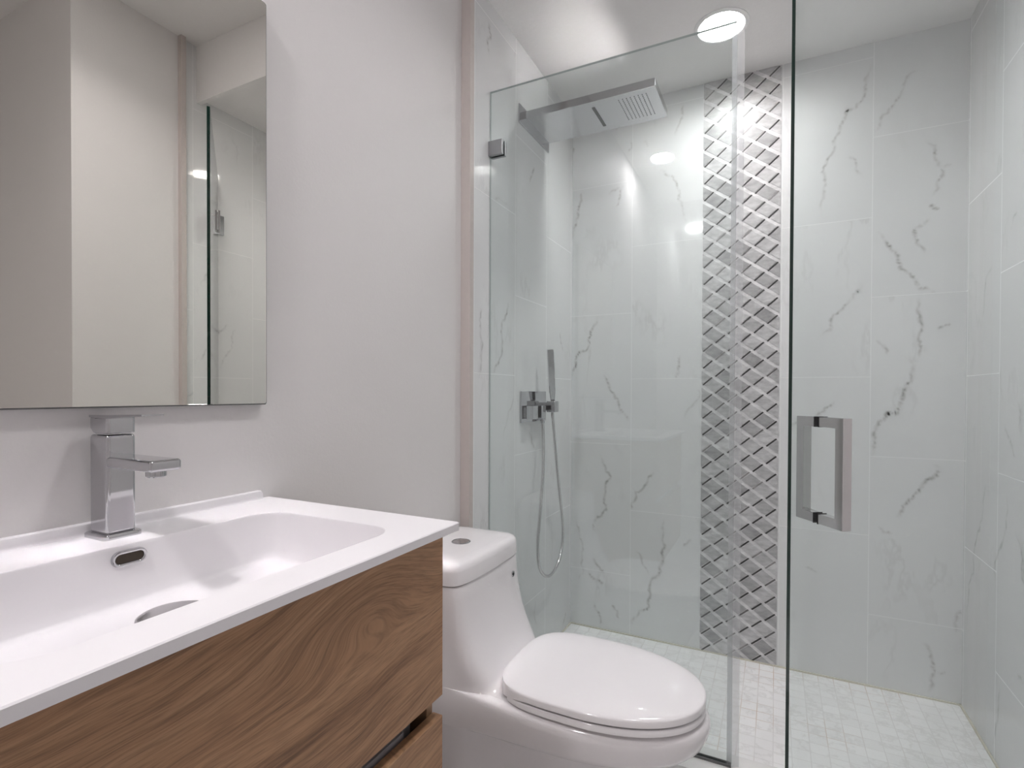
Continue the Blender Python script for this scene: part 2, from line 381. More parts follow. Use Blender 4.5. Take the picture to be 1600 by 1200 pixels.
M_SFLOOR = floor_tile_material('shower_floor_mosaic', 0.052, 0.9)
M_FLOOR = floor_tile_material('floor_marble_tile', 0.60, 0.0)
M_CURB = simple('curb_marble', (0.76, 0.755, 0.74), 0.25, noise=0.05, scale=7)
M_MOSAIC = mosaic_material('mosaic_stone')
M_BONE = simple('caulk', (0.62, 0.59, 0.50), 0.6, noise=0.15, scale=12)
M_LAMP_S = emission('shower_lamp_lens', SHOWER_LAMP[1], SHOWER_LAMP[0])
M_LAMP_R = emission('room_lamp_lens', ROOM_LAMP[1], ROOM_LAMP[0])
M_LAMP_FILL = emission('fill_lamp_lens', FILL_LAMP[1], FILL_LAMP[0])
M_LAMPRIM = simple('lamp_trim', (0.85, 0.85, 0.84), 0.4, noise=0.01)

# ------------------------------------------------------------------ room shell
def vein_layer(bm): return bm.verts.layers.float.new('vein')
def ribbon(bm, lay, pts, strength, place, rnd):
    """a marble vein as a narrow inlay: jagged centre line, attribute 1 in the middle and 0 at the rims"""
    P = [Vector((a, b)) for a, b in pts]
    for _ in range(3):
        Q = [P[0]]
        for a, b in zip(P[:-1], P[1:]):
            d = b-a; n = Vector((-d.y, d.x)); Q += [(a+b)/2 + n*rnd.uniform(-0.19, 0.19), b]
        P = Q
    rows = []
    for i, p in enumerate(P):
        d = (P[min(i+1, len(P)-1)] - P[max(i-1, 0)]).normalized(); n = Vector((-d.y, d.x))
        u = i/(len(P)-1); taper = min(1, 5*u+0.15, 5*(1-u)+0.15)
        w = (0.0075 + 0.0045*rnd.random())*(0.6+0.5*strength)
        row = []
        for k, a in ((-1, 0), (0, 1), (1, 0)):
            q = p + n*k*w; v = bm.verts.new(place(q.x, q.y)); v[lay] = a*strength*taper*rnd.uniform(0.3, 1.0); row.append(v)
        rows.append(row)
    for a, b in zip(rows[:-1], rows[1:]):
        for k in (0, 1): bm.faces.new((a[k], a[k+1], b[k+1], b[k]))
def strokes(bm, lay, data, place, seed):
    rnd = random.Random(seed)
    for k, (s, pts) in enumerate(data):
        ribbon(bm, lay, pts, s, lambda a, z: place(a, z, 0.0002 + 0.00004*(k % 20)), rnd)

BACK =[
(0.6,[(0.015,2.444),(0.032,2.397),(0.054,2.353)]),
(0.7,[(-0.000,2.303),(-0.003,2.252)]),
(0.6,[(0.284,2.274),(0.285,2.239),(0.270,2.224)]),
(0.4,[(0.337,2.263),(0.360,2.229)]),
(0.6,[(0.517,2.384),(0.509,2.338),(0.491,2.295),(0.477,2.253)]),
(0.6,[(0.415,2.119),(0.437,2.092),(0.470,2.075),(0.487,2.043),(0.498,2.005),(0.507,1.948),(0.512,1.927),(0.526,1.861)]),
(0.6,[(0.181,2.043),(0.211,2.062),(0.250,2.076)]),
(0.6,[(0.250,2.076),(0.230,2.021),(0.212,1.985)]),
(0.8,[(0.056,2.088),(0.040,2.030),(0.027,1.983),(0.008,1.912),(-0.001,1.852)]),
(0.9,[(0.122,1.486),(0.095,1.415),(0.085,1.376),(0.066,1.319),(0.037,1.314),(0.018,1.280),(0.012,1.237),(-0.001,1.191)]),
(0.8,[(0.161,1.208),(0.180,1.169),(0.208,1.118),(0.233,1.067),(0.260,1.023),(0.281,1.000)]),
(0.8,[(0.506,1.288),(0.501,1.240),(0.487,1.187)]),
(0.6,[(0.585,1.139),(0.553,1.060),(0.524,1.012)]),
(0.8,[(0.401,0.775),(0.353,0.699),(0.298,0.618),(0.292,0.582)]),
(0.8,[(0.148,0.831),(0.170,0.774),(0.195,0.725),(0.171,0.672),(0.165,0.620),(0.177,0.576),(0.137,0.533),(0.119,0.509),(0.125,0.446)]),
(0.5,[(0.022,0.526),(0.042,0.451),(0.059,0.385),(0.053,0.295),(0.037,0.212)]),
(0.9,[(0.107,0.340),(0.139,0.299),(0.173,0.274)]),
(0.9,[(0.091,0.267),(0.133,0.234),(0.161,0.214)]),
(0.5,[(0.314,0.402),(0.344,0.350),(0.370,0.299)]),
(0.9,[(0.439,0.560),(0.446,0.437),(0.440,0.376),(0.418,0.301),(0.382,0.196),(0.371,0.144),(0.333,0.123),(0.301,0.054)]),
(0.6,[(0.522,0.448),(0.557,0.483)]),
(0.6,[(0.121,0.128),(0.140,0.080),(0.153,0.012)]),
(0.7,[(0.205,0.131),(0.239,0.069)]),
(0.7,[(1.197,2.383),(1.188,2.340),(1.176,2.273),(1.168,2.239),(1.141,2.216),(1.121,2.221),(1.102,2.168),(1.090,2.129),(1.078,2.075),(1.054,2.022),(1.048,1.960),(1.045,1.889),(1.056,1.794)]),
(0.5,[(1.127,2.040),(1.152,1.994),(1.179,1.952)]),
(0.6,[(1.339,2.309),(1.303,2.284),(1.284,2.224),(1.269,2.200),(1.228,2.159),(1.210,2.113)]),
(0.7,[(1.370,2.050),(1.393,1.987),(1.413,1.944),(1.405,1.897),(1.383,1.843)]),
(0.5,[(1.413,1.935),(1.442,1.948)]),
(0.9,[(1.376,1.812),(1.402,1.787)]),
(0.8,[(1.384,1.757),(1.337,1.728),(1.337,1.696),(1.366,1.633)]),
(0.9,[(1.223,1.739),(1.252,1.680),(1.278,1.653),(1.286,1.616),(1.323,1.567),(1.347,1.511),(1.394,1.488)]),
(0.7,[(1.179,1.533),(1.156,1.518),(1.119,1.464),(1.083,1.431),(1.075,1.379),(1.034,1.349)]),
(0.8,[(1.351,1.478),(1.355,1.388),(1.353,1.301),(1.349,1.257)]),
(0.7,[(1.217,1.326),(1.256,1.264)]),
(0.6,[(1.403,1.358),(1.445,1.374)]),
(1.0,[(1.351,1.252),(1.327,1.165),(1.303,1.101),(1.288,1.043),(1.260,1.055),(1.234,1.015),(1.219,0.944),(1.211,0.878)]),
(1.0,[(1.406,0.866),(1.401,0.814),(1.367,0.788),(1.337,0.733),(1.310,0.693),(1.291,0.659)]),
(0.8,[(1.091,1.091),(1.050,1.050),(1.019,1.032)]),
(0.7,[(0.973,1.028),(0.939,0.994)]),
(0.7,[(1.484,0.349),(1.465,0.264)]),
(0.7,[(1.373,0.207),(1.403,0.139),(1.413,0.103),(1.390,0.022)]),
(0.4,[(1.413,0.103),(1.443,0.113)]),
(0.5,[(0.991,0.428),(1.038,0.408)]),
(0.6,[(1.232,0.621),(1.280,0.593)]),
]
LEFT =[
(0.7,[(1.958,2.036),(1.927,1.988),(1.909,1.953)]),
(0.3,[(1.506,1.787),(1.584,1.785),(1.756,1.792)]),
(0.8,[(1.722,1.453),(1.697,1.391),(1.673,1.317),(1.649,1.226),(1.607,1.186)]),
(0.4,[(1.782,1.226),(1.725,1.048),(1.685,0.952)]),
(0.6,[(1.906,0.971),(1.938,0.914),(1.970,0.888)]),
(0.8,[(1.571,2.379),(1.585,2.344),(1.562,2.299),(1.576,2.274)]),
(0.6,[(2.243,1.400),(2.284,1.310)]),
(0.8,[(2.335,0.080),(2.318,0.056),(2.293,0.035)]),
(0.4,[(1.976,0.310),(2.024,0.142)]),
(0.5,[(1.772,2.403),(1.762,2.374)]),
(0.6,[(1.525,1.405),(1.517,1.319),(1.505,1.170)]),
]
RIGHT =[
(0.7,[(2.040,1.030),(1.992,0.994),(1.949,0.940)]),
(0.7,[(2.023,0.826),(2.066,0.653),(2.093,0.551)]),
(0.7,[(2.175,0.833),(2.233,0.676),(2.289,0.513),(2.356,0.348)]),
(0.7,[(2.042,0.247),(2.101,0.042)]),
(0.5,[(2.150,1.526),(2.221,1.454),(2.236,1.371)]),
(0.5,[(1.964,1.637),(2.008,1.595)]),
(0.6,[(1.920,0.343),(1.891,0.345)]),
]

rng = random.Random(11)
def extra(lo, hi, n):
    out = []
    for _ in range(n):
        a, z = rng.uniform(*lo), rng.uniform(*hi); pts = [(a, z)]
        for _ in range(rng.randint(2, 4)):
            a += rng.uniform(-0.05, 0.015); z -= rng.uniform(0.03, 0.075); pts.append((a, z))
        out.append((rng.uniform(0.4, 0.8), pts))
    return out
RIGHT += extra((1.47, 1.95), (0.3, 2.3), 16)

bm = bmesh.new(); lay = vein_layer(bm)
box(bm, (-0.12, D, -0.1), (W+0.12, D+0.1, ZC+0.3))
strokes(bm, lay, BACK, lambda a, z, e: (a, D-e, z), 3)
wall_back = struct('wall_back', bm, M_TILE_B)
bm = bmesh.new(); lay = vein_layer(bm)
box(bm, (-0.12, YT+0.02, -0.1), (0.0, D+0.1, ZR+0.1))
strokes(bm, lay, LEFT, lambda a, z, e: (e, a, z), 4)
struct('wall_left_tiled', bm, M_TILE_L)
bm = bmesh.new(); lay = vein_layer(bm)
box(bm, (W, YT+0.02, -0.1), (W+0.12, D+0.1, ZR+0.1))
strokes(bm, lay, RIGHT, lambda a, z, e: (W-e, a, z), 5)
struct('wall_right_tiled', bm, M_TILE_R)
bm = bmesh.new(); box(bm, (-0.12, YN-0.1, -0.1), (PAINT, YT+0.02, ZR+0.1)); struct('wall_left', bm, M_PAINT)
bm = bmesh.new()
box(bm, (W, YC, -0.1), (XR+0.1, YT+0.02, ZR+0.1)); struct('wall_right', bm, M_PAINT)
bm = bmesh.new(); box(bm, (XR, YN-0.1, -0.1), (XR+0.1, YC, ZR+0.1)); struct('wall_entrance', bm, M_PAINT)
bm = bmesh.new(); box(bm, (-0.12, YN-0.1, -0.1), (XR+0.1, YN, ZR+0.1)); struct('wall_front', bm, M_PAINT)
bm = bmesh.new(); box(bm, (-0.12, YN-0.1, ZR), (XR+0.1, YL, ZR+0.1)); struct('ceiling', bm, M_CEIL)
bm = bmesh.new()                              # dropped shower ceiling with its front lip
SL = (0.695, 2.05, 0.078)                    # round cut-out for the recessed downlight
no = 12
ci = []; co = []
for qx, qy, a0 in ((W, D, 0), (0.0, D, 90), (0.0, YL, 180), (W, YL, 270)):
    for k in range(no+1):
        a = math.radians(a0 + 90*k/no); ci.append((SL[0] + SL[2]*math.cos(a), SL[1] + SL[2]*math.sin(a)))
        # walk along the rectangle: half of each side belongs to the corner before, half to the one after
        u = k/no
        mid0 = {0: (W, SL[1]), 90: (SL[0], D), 180: (0.0, SL[1]), 270: (SL[0], YL)}[a0]
        mid1 = {0: (SL[0], D), 90: (0.0, SL[1]), 180: (SL[0], YL), 270: (W, SL[1])}[a0]
        if u <= 0.5: co.append((mid0[0] + (qx-mid0[0])*2*u, mid0[1] + (qy-mid0[1])*2*u))
        else: co.append((qx + (mid1[0]-qx)*(2*u-1), qy + (mid1[1]-qy)*(2*u-1)))
loft(bm, [[(x, y, ZC+0.06) for x, y in ci], [(x, y, ZC) for x, y in ci], [(x, y, ZC) for x, y in co], [(x, y, ZR+0.1) for x, y in co]])
box(bm, (0.0, YL-0.012, 2.428), (W, YL+0.010, ZR))
struct('ceiling_shower', bm, [M_CEIL])
bm = bmesh.new(); box(bm, (-0.12, YN-0.1, -0.1), (XR+0.1, YG-0.06, 0.0)); struct('floor', bm, M_FLOOR)
bm = bmesh.new(); box(bm, (0.0, YG-0.06, -0.1), (W, D, 0.003)); struct('floor_shower', bm, M_SFLOOR)
bm = bmesh.new(); box(bm, (0.0, YG-0.06, 0.0), (W, YG+0.055, 0.074), 0.003); struct('trim_3', bm, M_CURB, 40)
for k, (x0, x1) in enumerate(((PAINT, 0.024), (W-0.024, W))):        # edge trims where paint meets tile
    bm = bmesh.new()
    box(bm, (x0, YT, 0.0), (x1, YT+0.023, ZR), 0.0015)
    struct('trim_%d' % (k+1), bm, M_TRIM, 40)
bm = bmesh.new()                              # yellowed caulk round the shower floor
for lo, hi in (((0, D-0.006, 0.003), (W, D, 0.0075)), ((0, YG+0.055, 0.003), (0.006, D, 0.0075)), ((W-0.006, YG+0.055, 0.003), (W, D, 0.0075))):
    box(bm, lo, hi)
struct('trim_4', bm, M_BONE)

# stone mosaic strip set into the back wall
def clip_poly(poly, x0, x1, z0, z1):
    def cut(P, ins, inter):
        out = []
        for i in range(len(P)):
            a, b = P[i-1], P[i]
            if ins(b):
                if not ins(a): out.append(inter(a, b))
                out.append(b)
            elif ins(a): out.append(inter(a, b))
        return out
    def ix(v): return lambda a, b: (v, a[1] + (b[1]-a[1])*(v-a[0])/(b[0]-a[0]))
    def iz(v): return lambda a, b: (a[0] + (b[0]-a[0])*(v-a[1])/(b[1]-a[1]), v)
    for ins, it in ((lambda p: p[0] >= x0, ix(x0)), (lambda p: p[0] <= x1, ix(x1)), (lambda p: p[1] >= z0, iz(z0)), (lambda p: p[1] <= z1, iz(z1))):
        if len(poly) < 3: return []
        poly = cut(poly, ins, it)
    return poly
def mosaic():
    x0, x1, z0, z1 = 0.5956, 0.8937, 0.0035, ZC
    bm = bmesh.new(); lay = bm.loops.layers.float_color.new('tone'); rnd = random.Random(5)
    def face(poly, y, col):
        poly = clip_poly(poly, x0, x1, z0, z1)
        if len(poly) < 3: return
        vs = [bm.verts.new((a, y, b)) for a, b in poly]
        try: f = bm.faces.new(vs)
        except ValueError: return
        r = bmesh.ops.extrude_face_region(bm, geom=[f])
        mv = [g for g in r['geom'] if isinstance(g, bmesh.types.BMVert)]
        bmesh.ops.translate(bm, verts=mv, vec=(0, D+0.002-y, 0))
        for g in set(f2 for v in mv + vs for f2 in v.link_faces):
            for l in g.loops: l[lay] = (*col, 1)
    face([(x0, z0), (x1, z0), (x1, z1), (x0, z1)], D-0.0015, (0.74, 0.73, 0.735))
    a = Vector((0.0497, -0.0362)); b = Vector((0.0450, 0.0392)); vv = Vector((0.0, 0.0720))
    o = Vector((0.5960, 1.6600))          # foot of one dark sliver
    for i in range(-50, 60):
        for j in range(-60, 60):
            q = o + a*i + vv*j
            if not (x0-0.1 < q.x < x1+0.1 and z0-0.1 < q.y < z1+0.1): continue
            # cell spans q .. q+a .. q+a+b .. q+b ; white band along a, dark sliver along b
            def P(s, t): v = q + a*s + b*t; return (v.x, v.y)
            g = rnd.choice((0.46, 0.50, 0.54, 0.57, 0.60, 0.40))*rnd.uniform(0.92, 1.05)
            face([P(0.15, 0.09), P(0.96, 0.09), P(0.96, 0.85), P(0.15, 0.85)], D-0.0026, (g, g*0.99, g*1.0))
            d = rnd.choice((0.05, 0.06, 0.08, 0.05, 0.16, 0.30))
            face([P(0.0, 0.06), P(0.105, 0.06), P(0.105, 0.88), P(0.0, 0.88)], D-0.0026, (d, d*0.96, d*0.95))
    return bm
struct('mosaic_strip', mosaic(), M_MOSAIC, parent=wall_back)

# ------------------------------------------------------------------ downlights
def downlight(cx, cy, z, r, label, lens, recess=0.0, beam=None):
    t = thing('ceiling_light', label, 'ceiling light', (cx, cy, z))
    bm = bmesh.new()
    prof = [(r+0.016, 0.0), (r+0.016, 0.002), (r+0.011, 0.005), (r+0.003, 0.006), (r, 0.004), (r-0.003, -recess)]
    lathe(bm, (cx, cy, z), (0, 0, -1), prof, 48, cap0=False, cap1=False)
    put('trim_ring', bm, M_LAMPRIM, t, 40)
    bm = bmesh.new(); lathe(bm, (cx, cy, z-0.002+recess), (0, 0, -1), [(r-0.001, -0.004), (r-0.0015, 0.0), (r*0.9, 0.0018), (0.001, 0.002)], 48)
    put('lens', bm, lens, t, 40)
    if beam:
        ld = bpy.data.lights.new('lamp_beam', 'AREA'); ld.shape = 'DISK'; ld.size = 2*r*0.94
        ld.energy = beam[2]; ld.color = beam[1]; ld.spread = math.radians(beam[3])
        lo = bpy.data.objects.new('lamp_beam', ld); COL.objects.link(lo); lo.parent = t
        lo.location = (0, 0, recess-(0.0055 if recess else 0.010))
    return t
downlight(0.695, 2.05, ZC, 0.078, 'round lit downlight in the shower ceiling above the glass', M_LAMP_S, 0.028, SHOWER_LAMP)
downlight(0.20, -0.40, ZR, 0.075, 'round downlight reflected as a white oval in the shower glass', M_LAMP_R)
downlight(0.88, 0.98, ZR, 0.12, 'added fill light on the ceiling out of view, above the toilet bowl', M_LAMP_FILL, 0.0, FILL_LAMP)  # fill lamp added to soften the room light, no known fitting here

# ------------------------------------------------------------------ vanity cabinet
XF = 0.41; YV0, YV1 = 0.105, 0.6965
v = thing('vanity_cabinet', 'wall-hung oak-look vanity cabinet with two drawers under the white sink', 'cabinet', (0.2, 0.40, 0.30))
bm = bmesh.new()
for lo, hi in (((PAINT, YV0, 0.30), (0.39, YV0+0.016, 0.895)), ((PAINT, YV1-0.016, 0.30), (0.39, YV1, 0.895)),
               ((PAINT, YV0+0.016, 0.30), (0.39, YV1-0.016, 0.316))):
    box(bm, lo, hi, 0.0008, 1)
put('carcass', bm, M_WOOD2, v, 40)
bm = bmesh.new(); box(bm, (PAINT, YV0+0.016, 0.316), (PAINT+0.012, YV1-0.016, 0.88)); put('back_panel', bm, M_VOID, v)
def drawer(z0, z1, bz):
    bm = bmesh.new()
    box(bm, (0.391, YV0, z0), (XF, YV1, z1), 0.0012, 1)
    d = put('drawer', bm, M_WOOD, v, 40)
    bm = bmesh.new()
    for lo, hi in (((0.06, YV0+0.035, z0+0.03), (0.372, YV0+0.05, bz)), ((0.06, YV1-0.05, z0+0.03), (0.372, YV1-0.035, bz)),
                   ((0.06, YV0+0.05, z0+0.03), (0.372, YV1-0.05, z0+0.042)), ((0.362, YV0+0.05, z0+0.042), (0.372, YV1-0.05, bz))):
        box(bm, lo, hi)
    put('drawer_box', bm, M_DRAWER, d)
    return d
drawer(0.637, 0.893, 0.76)
drawer(0.318, 0.605, 0.600)
bm = bmesh.new(); box(bm, (0.362, YV0+0.03, 0.575), (0.3865, YV1-0.070, 0.6100)); put('drawer_rail', bm, M_DRAWER, v)

# ------------------------------------------------------------------ sink top
ZV = 0.9136; SX0, SX1, SY0, SY1 = PAINT, 0.4322, 0.098, 0.7100
s = thing('vanity_sink', 'white one-piece sink top with a wide rectangular basin', 'sink', (0.2, 0.40, 0.9))
bm = bmesh.new(); n = 10
bx, by, hx, hy = 0.2355, 0.40, 0.1385, 0.231
def basin(ix, iy, r, z): return [(x, y, z) for x, y in rrect(bx, by, hx-ix, hy-iy, max(0.01, r), n)]
prof = [(0, 0, .046, 0), (.0010, .0010, .0455, .0004), (.0018, .0019, .045, .0015), (.0028, .0028, .044, .006), (.005, .0052, .043, .022), (.008, .0090, .042, .042),
        (.0115, .0125, .041, .060), (.0150, .0155, .040, .072), (.0205, .0210, .038, .0780), (.030, .034, .034, .0808), (.050, .075, .030, .0830), (.075, .120, .024, .086), (.105, .19, .015, .089)]
rim = [bm.verts.new(p) for p in basin(0, 0, .046, ZV)]
def outer(z, o=0.0, r=0.0025):
    """rectangle outline resampled to pair with the basin rim"""
    res = []
    for q, (cx, cy, sx, sy, a0) in enumerate(((SX1-o-r, SY1-o-r, 1, 1, 0), (SX0+r, SY1-o-r, -1, 1, 90), (SX0+r, SY0+o+r, -1, -1, 180), (SX1-o-r, SY0+o+r, 1, -1, 270))):
        for k in range(n+1):
            a = math.radians(a0 + 90*k/n); res.append((cx + r*math.cos(a), cy + r*math.sin(a), z))
    return res
rings = [rim]
for ix, iy, r, dz in prof[1:]: rings.append([bm.verts.new(p) for p in basin(ix, iy, r, ZV-dz)])
M = len(rim)
for a, b in zip(rings[:-1], rings[1:]):
    for i in range(M): bm.faces.new((a[i], a[(i+1) % M], b[(i+1) % M], b[i]))
bm.faces.new(rings[-1])
o1 = [bm.verts.new(p) for p in outer(ZV, 0.0015)]; o2 = [bm.verts.new(p) for p in outer(ZV-0.0015)]; o3 = [bm.verts.new(p) for p in outer(ZV-0.013)]
for a, b in ((rim, o1), (o1, o2), (o2, o3)):
    for i in range(M): bm.faces.new((a[i], a[(i+1) % M], b[(i+1) % M], b[i]))
ub = [bm.verts.new(p) for p in [(x, y, ZV-0.013) for x, y in rrect(bx, by, hx+0.008, hy+0.008, .05, n)]]
uc = [bm.verts.new(p) for p in [(x, y, ZV-0.095) for x, y in rrect(bx, by, hx-0.01, hy-0.02, .05, n)]]
for a, b in ((o3, ub), (ub, uc)):
    for i in range(M): bm.faces.new((a[i], a[(i+1) % M], b[(i+1) % M], b[i]))
bm.faces.new(uc)
sink = put('basin_top', bm, M_SINK, s, 38)
bm = bmesh.new()                              # low upstand with a cove foot
prof = [(PAINT, ZV-0.002), (PAINT, 0.9300), (PAINT+0.008, 0.9300), (PAINT+0.0102, 0.929), (PAINT+0.0108, 0.926), (PAINT+0.0108, 0.919), (PAINT+0.0114, 0.9162), (PAINT+0.0124, 0.9146), (PAINT+0.0135, 0.9137), (PAINT+0.0135, ZV-0.002)]
rr = []
for y in (SY0, SY0+0.002, SY1-0.030, SY1-0.026):
    rr.append([(x, y, z) for x, z in prof])
rr.append([(PAINT + (x-PAINT)*0.9, SY1-0.022, z-0.004*(z > 0.92)) for x, z in prof])
loft(bm, rr); put('upstand', bm, M_SINK, s, 40)
def stadium(cx, cy, hl, hr, n=12):
    o = []
    for k in range(n+1): a = math.radians(-90+180*k/n); o.append((cx+hl+hr*math.cos(a), cy+hr*math.sin(a)))
    for k in range(n+1): a = math.radians(90+180*k/n); o.append((cx-hl+hr*math.cos(a), cy+hr*math.sin(a)))
    return o
bm = bmesh.new()
def ovr(h, x): return [(x, a, b) for a, b in stadium(0.4005, 0.8958, 0.0115, h)]
loft(bm, [ovr(.0105, .097), ovr(.0105, .1035), ovr(.0098, .1055), ovr(.0082, .1060), ovr(.0066, .1052), ovr(.0058, .1035), ovr(.0058, .1015)], False, False)
ring = put('overflow_ring', bm, M_CHROME, s, 50)
bm = bmesh.new(); loft(bm, [ovr(.0062, .1016), ovr(.0062, .1026)], True, True); put('overflow_slot', bm, M_HOLE, ring)
bm = bmesh.new(); lathe(bm, (0.2385, 0.380, 0.8240), (0, 0, 1), [(.018, 0), (.018, .0235), (.039, .0245), (.040, .0265), (.0395, .0290), (.037, .0305), (.031, .0312), (.0005, .0318)], 40)
put('drain_cap', bm, M_BRUSH, s, 40)

# ------------------------------------------------------------------ faucet
t = thing('basin_faucet', 'square chrome single-lever faucet behind the basin', 'faucet', (0.03, 0.415, ZV))
FX0, FX1, FY0, FY1 = 0.010, 0.0555, 0.3965, 0.4345
bm = bmesh.new()
def plate(o, z): return [(x, y, z) for x, y in rrect((FX0+FX1)/2, (FY0+FY1)/2, (FX1-FX0)/2+o, (FY1-FY0)/2+o, .007, 6)]
loft(bm, [plate(.006, ZV), plate(.006, ZV+.0050), plate(.0045, ZV+.0068), plate(.001, ZV+.0070)]); put('base_plate', bm, M_CHROME, t, 40)
bm = bmesh.new(); box(bm, (FX0, FY0, ZV+.005), (FX1, FY1, 1.0590), .005, 4); put('body', bm, M_CHROME, t, 30)
bm = bmesh.new(); box(bm, (FX1-.008, FY0+.001, 1.0132), (0.156, FY1+.005, 1.0286), .0042, 4); sp = put('spout', bm, M_CHROME, t, 30)
bm = bmesh.new(); lathe(bm, (0.138, (FY0+FY1)/2, 1.0150), (0, 0, -1), [(.0122, 0), (.0122, .0085), (.0105, .010), (.009, .009), (.0085, .006)], 28); put('aerator', bm, M_CHROME, sp, 40)
bm = bmesh.new()
def hb(x0, z, o=0): return [(x, y, z) for x, y in rrect((x0+FX1)/2, (FY0+FY1)/2, (FX1-x0)/2-o, (FY1-FY0)/2-o, .005, 6)]
loft(bm, [hb(FX0+.010, 1.0605, .001), hb(FX0+.008, 1.0615), hb(FX0, 1.0680), hb(FX0, 1.0815), hb(FX0, 1.0832, .001)])
lv = put('lever', bm, M_CHROME, t, 30)
bm = bmesh.new()
sec = [(FX0, 1.0828, 1.0862, .0), (FX1, 1.0815, 1.0868, .0), (0.072, 1.0835, 1.0873, .001), (0.095, 1.0850, 1.0880, .002), (0.118, 1.0860, 1.0886, .003), (0.131, 1.0866, 1.0890, .0045)]
loft(bm, [[(x, FY0+o, a), (x, FY1-o, a), (x, FY1-o, b), (x, FY0+o, b)] for x, a, b, o in sec]); put('lever_blade', bm, M_CHROME, lv, 30)

# ------------------------------------------------------------------ mirror
t = thing('wall_mirror', 'frameless rectangular wall mirror above the vanity', 'mirror', (0.0, 0.40, 1.48))
my0, my1, mz0, mz1, mf, mb = 0.100, 0.6925, 1.0955, 1.8615, 0.0065, PAINT
bm = bmesh.new()
def mr(o, x, r=0.004): return [(x, a, b) for a, b in rrect((my0+my1)/2, (mz0+mz1)/2, (my1-my0)/2-o, (mz1-mz0)/2-o, r, 4)]
loft(bm, [mr(.0022, mf-.0002), mr(.0022, mf)], True, True); put('mirror_glass', bm, M_MIRROR, t, 30)
bm = bmesh.new(); loft(bm, [mr(.0022, mf-.0004), mr(.0012, mf-.0004), mr(0, mf-.0024), mr(0, mb)], False, True)
put('mirror_edge', bm, M_MIRROR_EDGE, t, 30)

# ------------------------------------------------------------------ toilet
TY = 1.2145
t = thing('toilet', 'white one-piece toilet with closed lid beside the vanity', 'toilet', (0.35, TY, 0.0))
def se(xc, af, ab, w, nf, nb, z, NN=96): return [(x, y, z) for x, y in superell(xc, TY, af, ab, w, nf, nb, NN)]
def lerp(a, b, u): return a + (b-a)*u
rings = []
# pedestal, inset below the bowl skirt: (z, front x, back x, half width, front exponent)
def ped(z, xf, xb, w, nf=2.4, nb=5.0):
    xc = 0.36; return se(xc, xf-xc, xc-xb, w, nf, nb, z)
PX = 0.006
for z, xf, w in ((0.0, .615, .118), (.006, .62, .121), (.04, .615, .116), (.10, .60, .108), (.16, .595, .104), (.22, .605, .108), (.27, .63, .118), (.305, .665, .130), (.322, .69, .140)):
    R_ = ped(z, xf, PX, w)
    Q = []
    for x, y, zz in R_:                    # trapway relief on the flanks
        sgn = 1 if y > TY else -1
        path = 0.30 + 0.16*math.sin((zz-0.02)*9.0) ; d = (x-path)/0.060
        path2 = 0.13 + 0.10*(zz/0.33); d2 = (x-path2)/0.045
        bump = 0.030*math.exp(-d*d) + 0.020*math.exp(-d2*d2)
        f = min(1.0, abs(y-TY)/(w*0.8))
        Q.append((x, y + sgn*bump*f*(0.4+0.6*min(1, zz/0.12))*(1-0.85*max(0, min(1, (zz-0.23)/0.08))), zz))
    rings.append(Q)
# bowl skirt
for z, xf, w, nf in ((.323, .700, .152, 2.25), (.326, .722, .163, 2.2), (.332, .737, .1695, 2.15), (.345, .748, .1735, 2.12), (.37, .757, .1775, 2.1), (.388, .7605, .1785, 2.1), (.398, .7595, .1775, 2.1), (.405, .755, .1745, 2.1), (.4095, .746, .167, 2.1), (.4115, .732, .155, 2.1)):
    xc = 0.44
    R_ = se(xc, xf-xc, xc-PX, w, nf, 9.0, z)
    # flank at the back keeps the tank width, the skirt rises a little toward the front
    R_ = [(x, TY + (y-TY)*(1.0 if x > .30 else lerp(.1665/w, 1.0, min(1.0, max(0, (x-.225)/.16)))), zz + (0.0 if zz > .38 else 0.030*max(0, (x-.15))*(0.38-zz)/0.055*0.75)) for x, y, zz in R_]
    rings.append(R_)
# deck sweeping up into the tank front
def tank(z, xf, w, nf=9.0):
    xc = 0.11; return se(xc, xf-xc, xc-PX, w, nf, 9.0, z)
def bow(R_, k=0.006): return [(x - (k*((y-TY)/.17)**2 if x > .12 else 0), y, z) for x, y, z in R_]
for z, xf, tap, nf in ((.4122, .400, .13, 3.5), (.4145, .352, .10, 4.0), (.4215, .318, .07, 4.5), (.433, .297, .045, 5.5), (.448, .2815, .02, 7.0)):
    xc = 0.11; R_ = se(xc, xf-xc, xc-PX, .1665, nf, 9.0, z)
    rings.append(bow([(x, TY + (y-TY)*(1 - tap*min(1.0, max(0.0, (x-.20)/.18))), zz) for x, y, zz in R_]))
for z, xf, w in ((.467, .2665, .1665), (.49, .2550, .1672), (.52, .2432, .1682), (.55, .2348, .1692), (.585, .2278, .1702), (.62, .2232, .1710), (.652, .2208, .1716), (.6555, .2190, .170)):
    rings.append(bow(tank(z, xf, w, 9.0)))
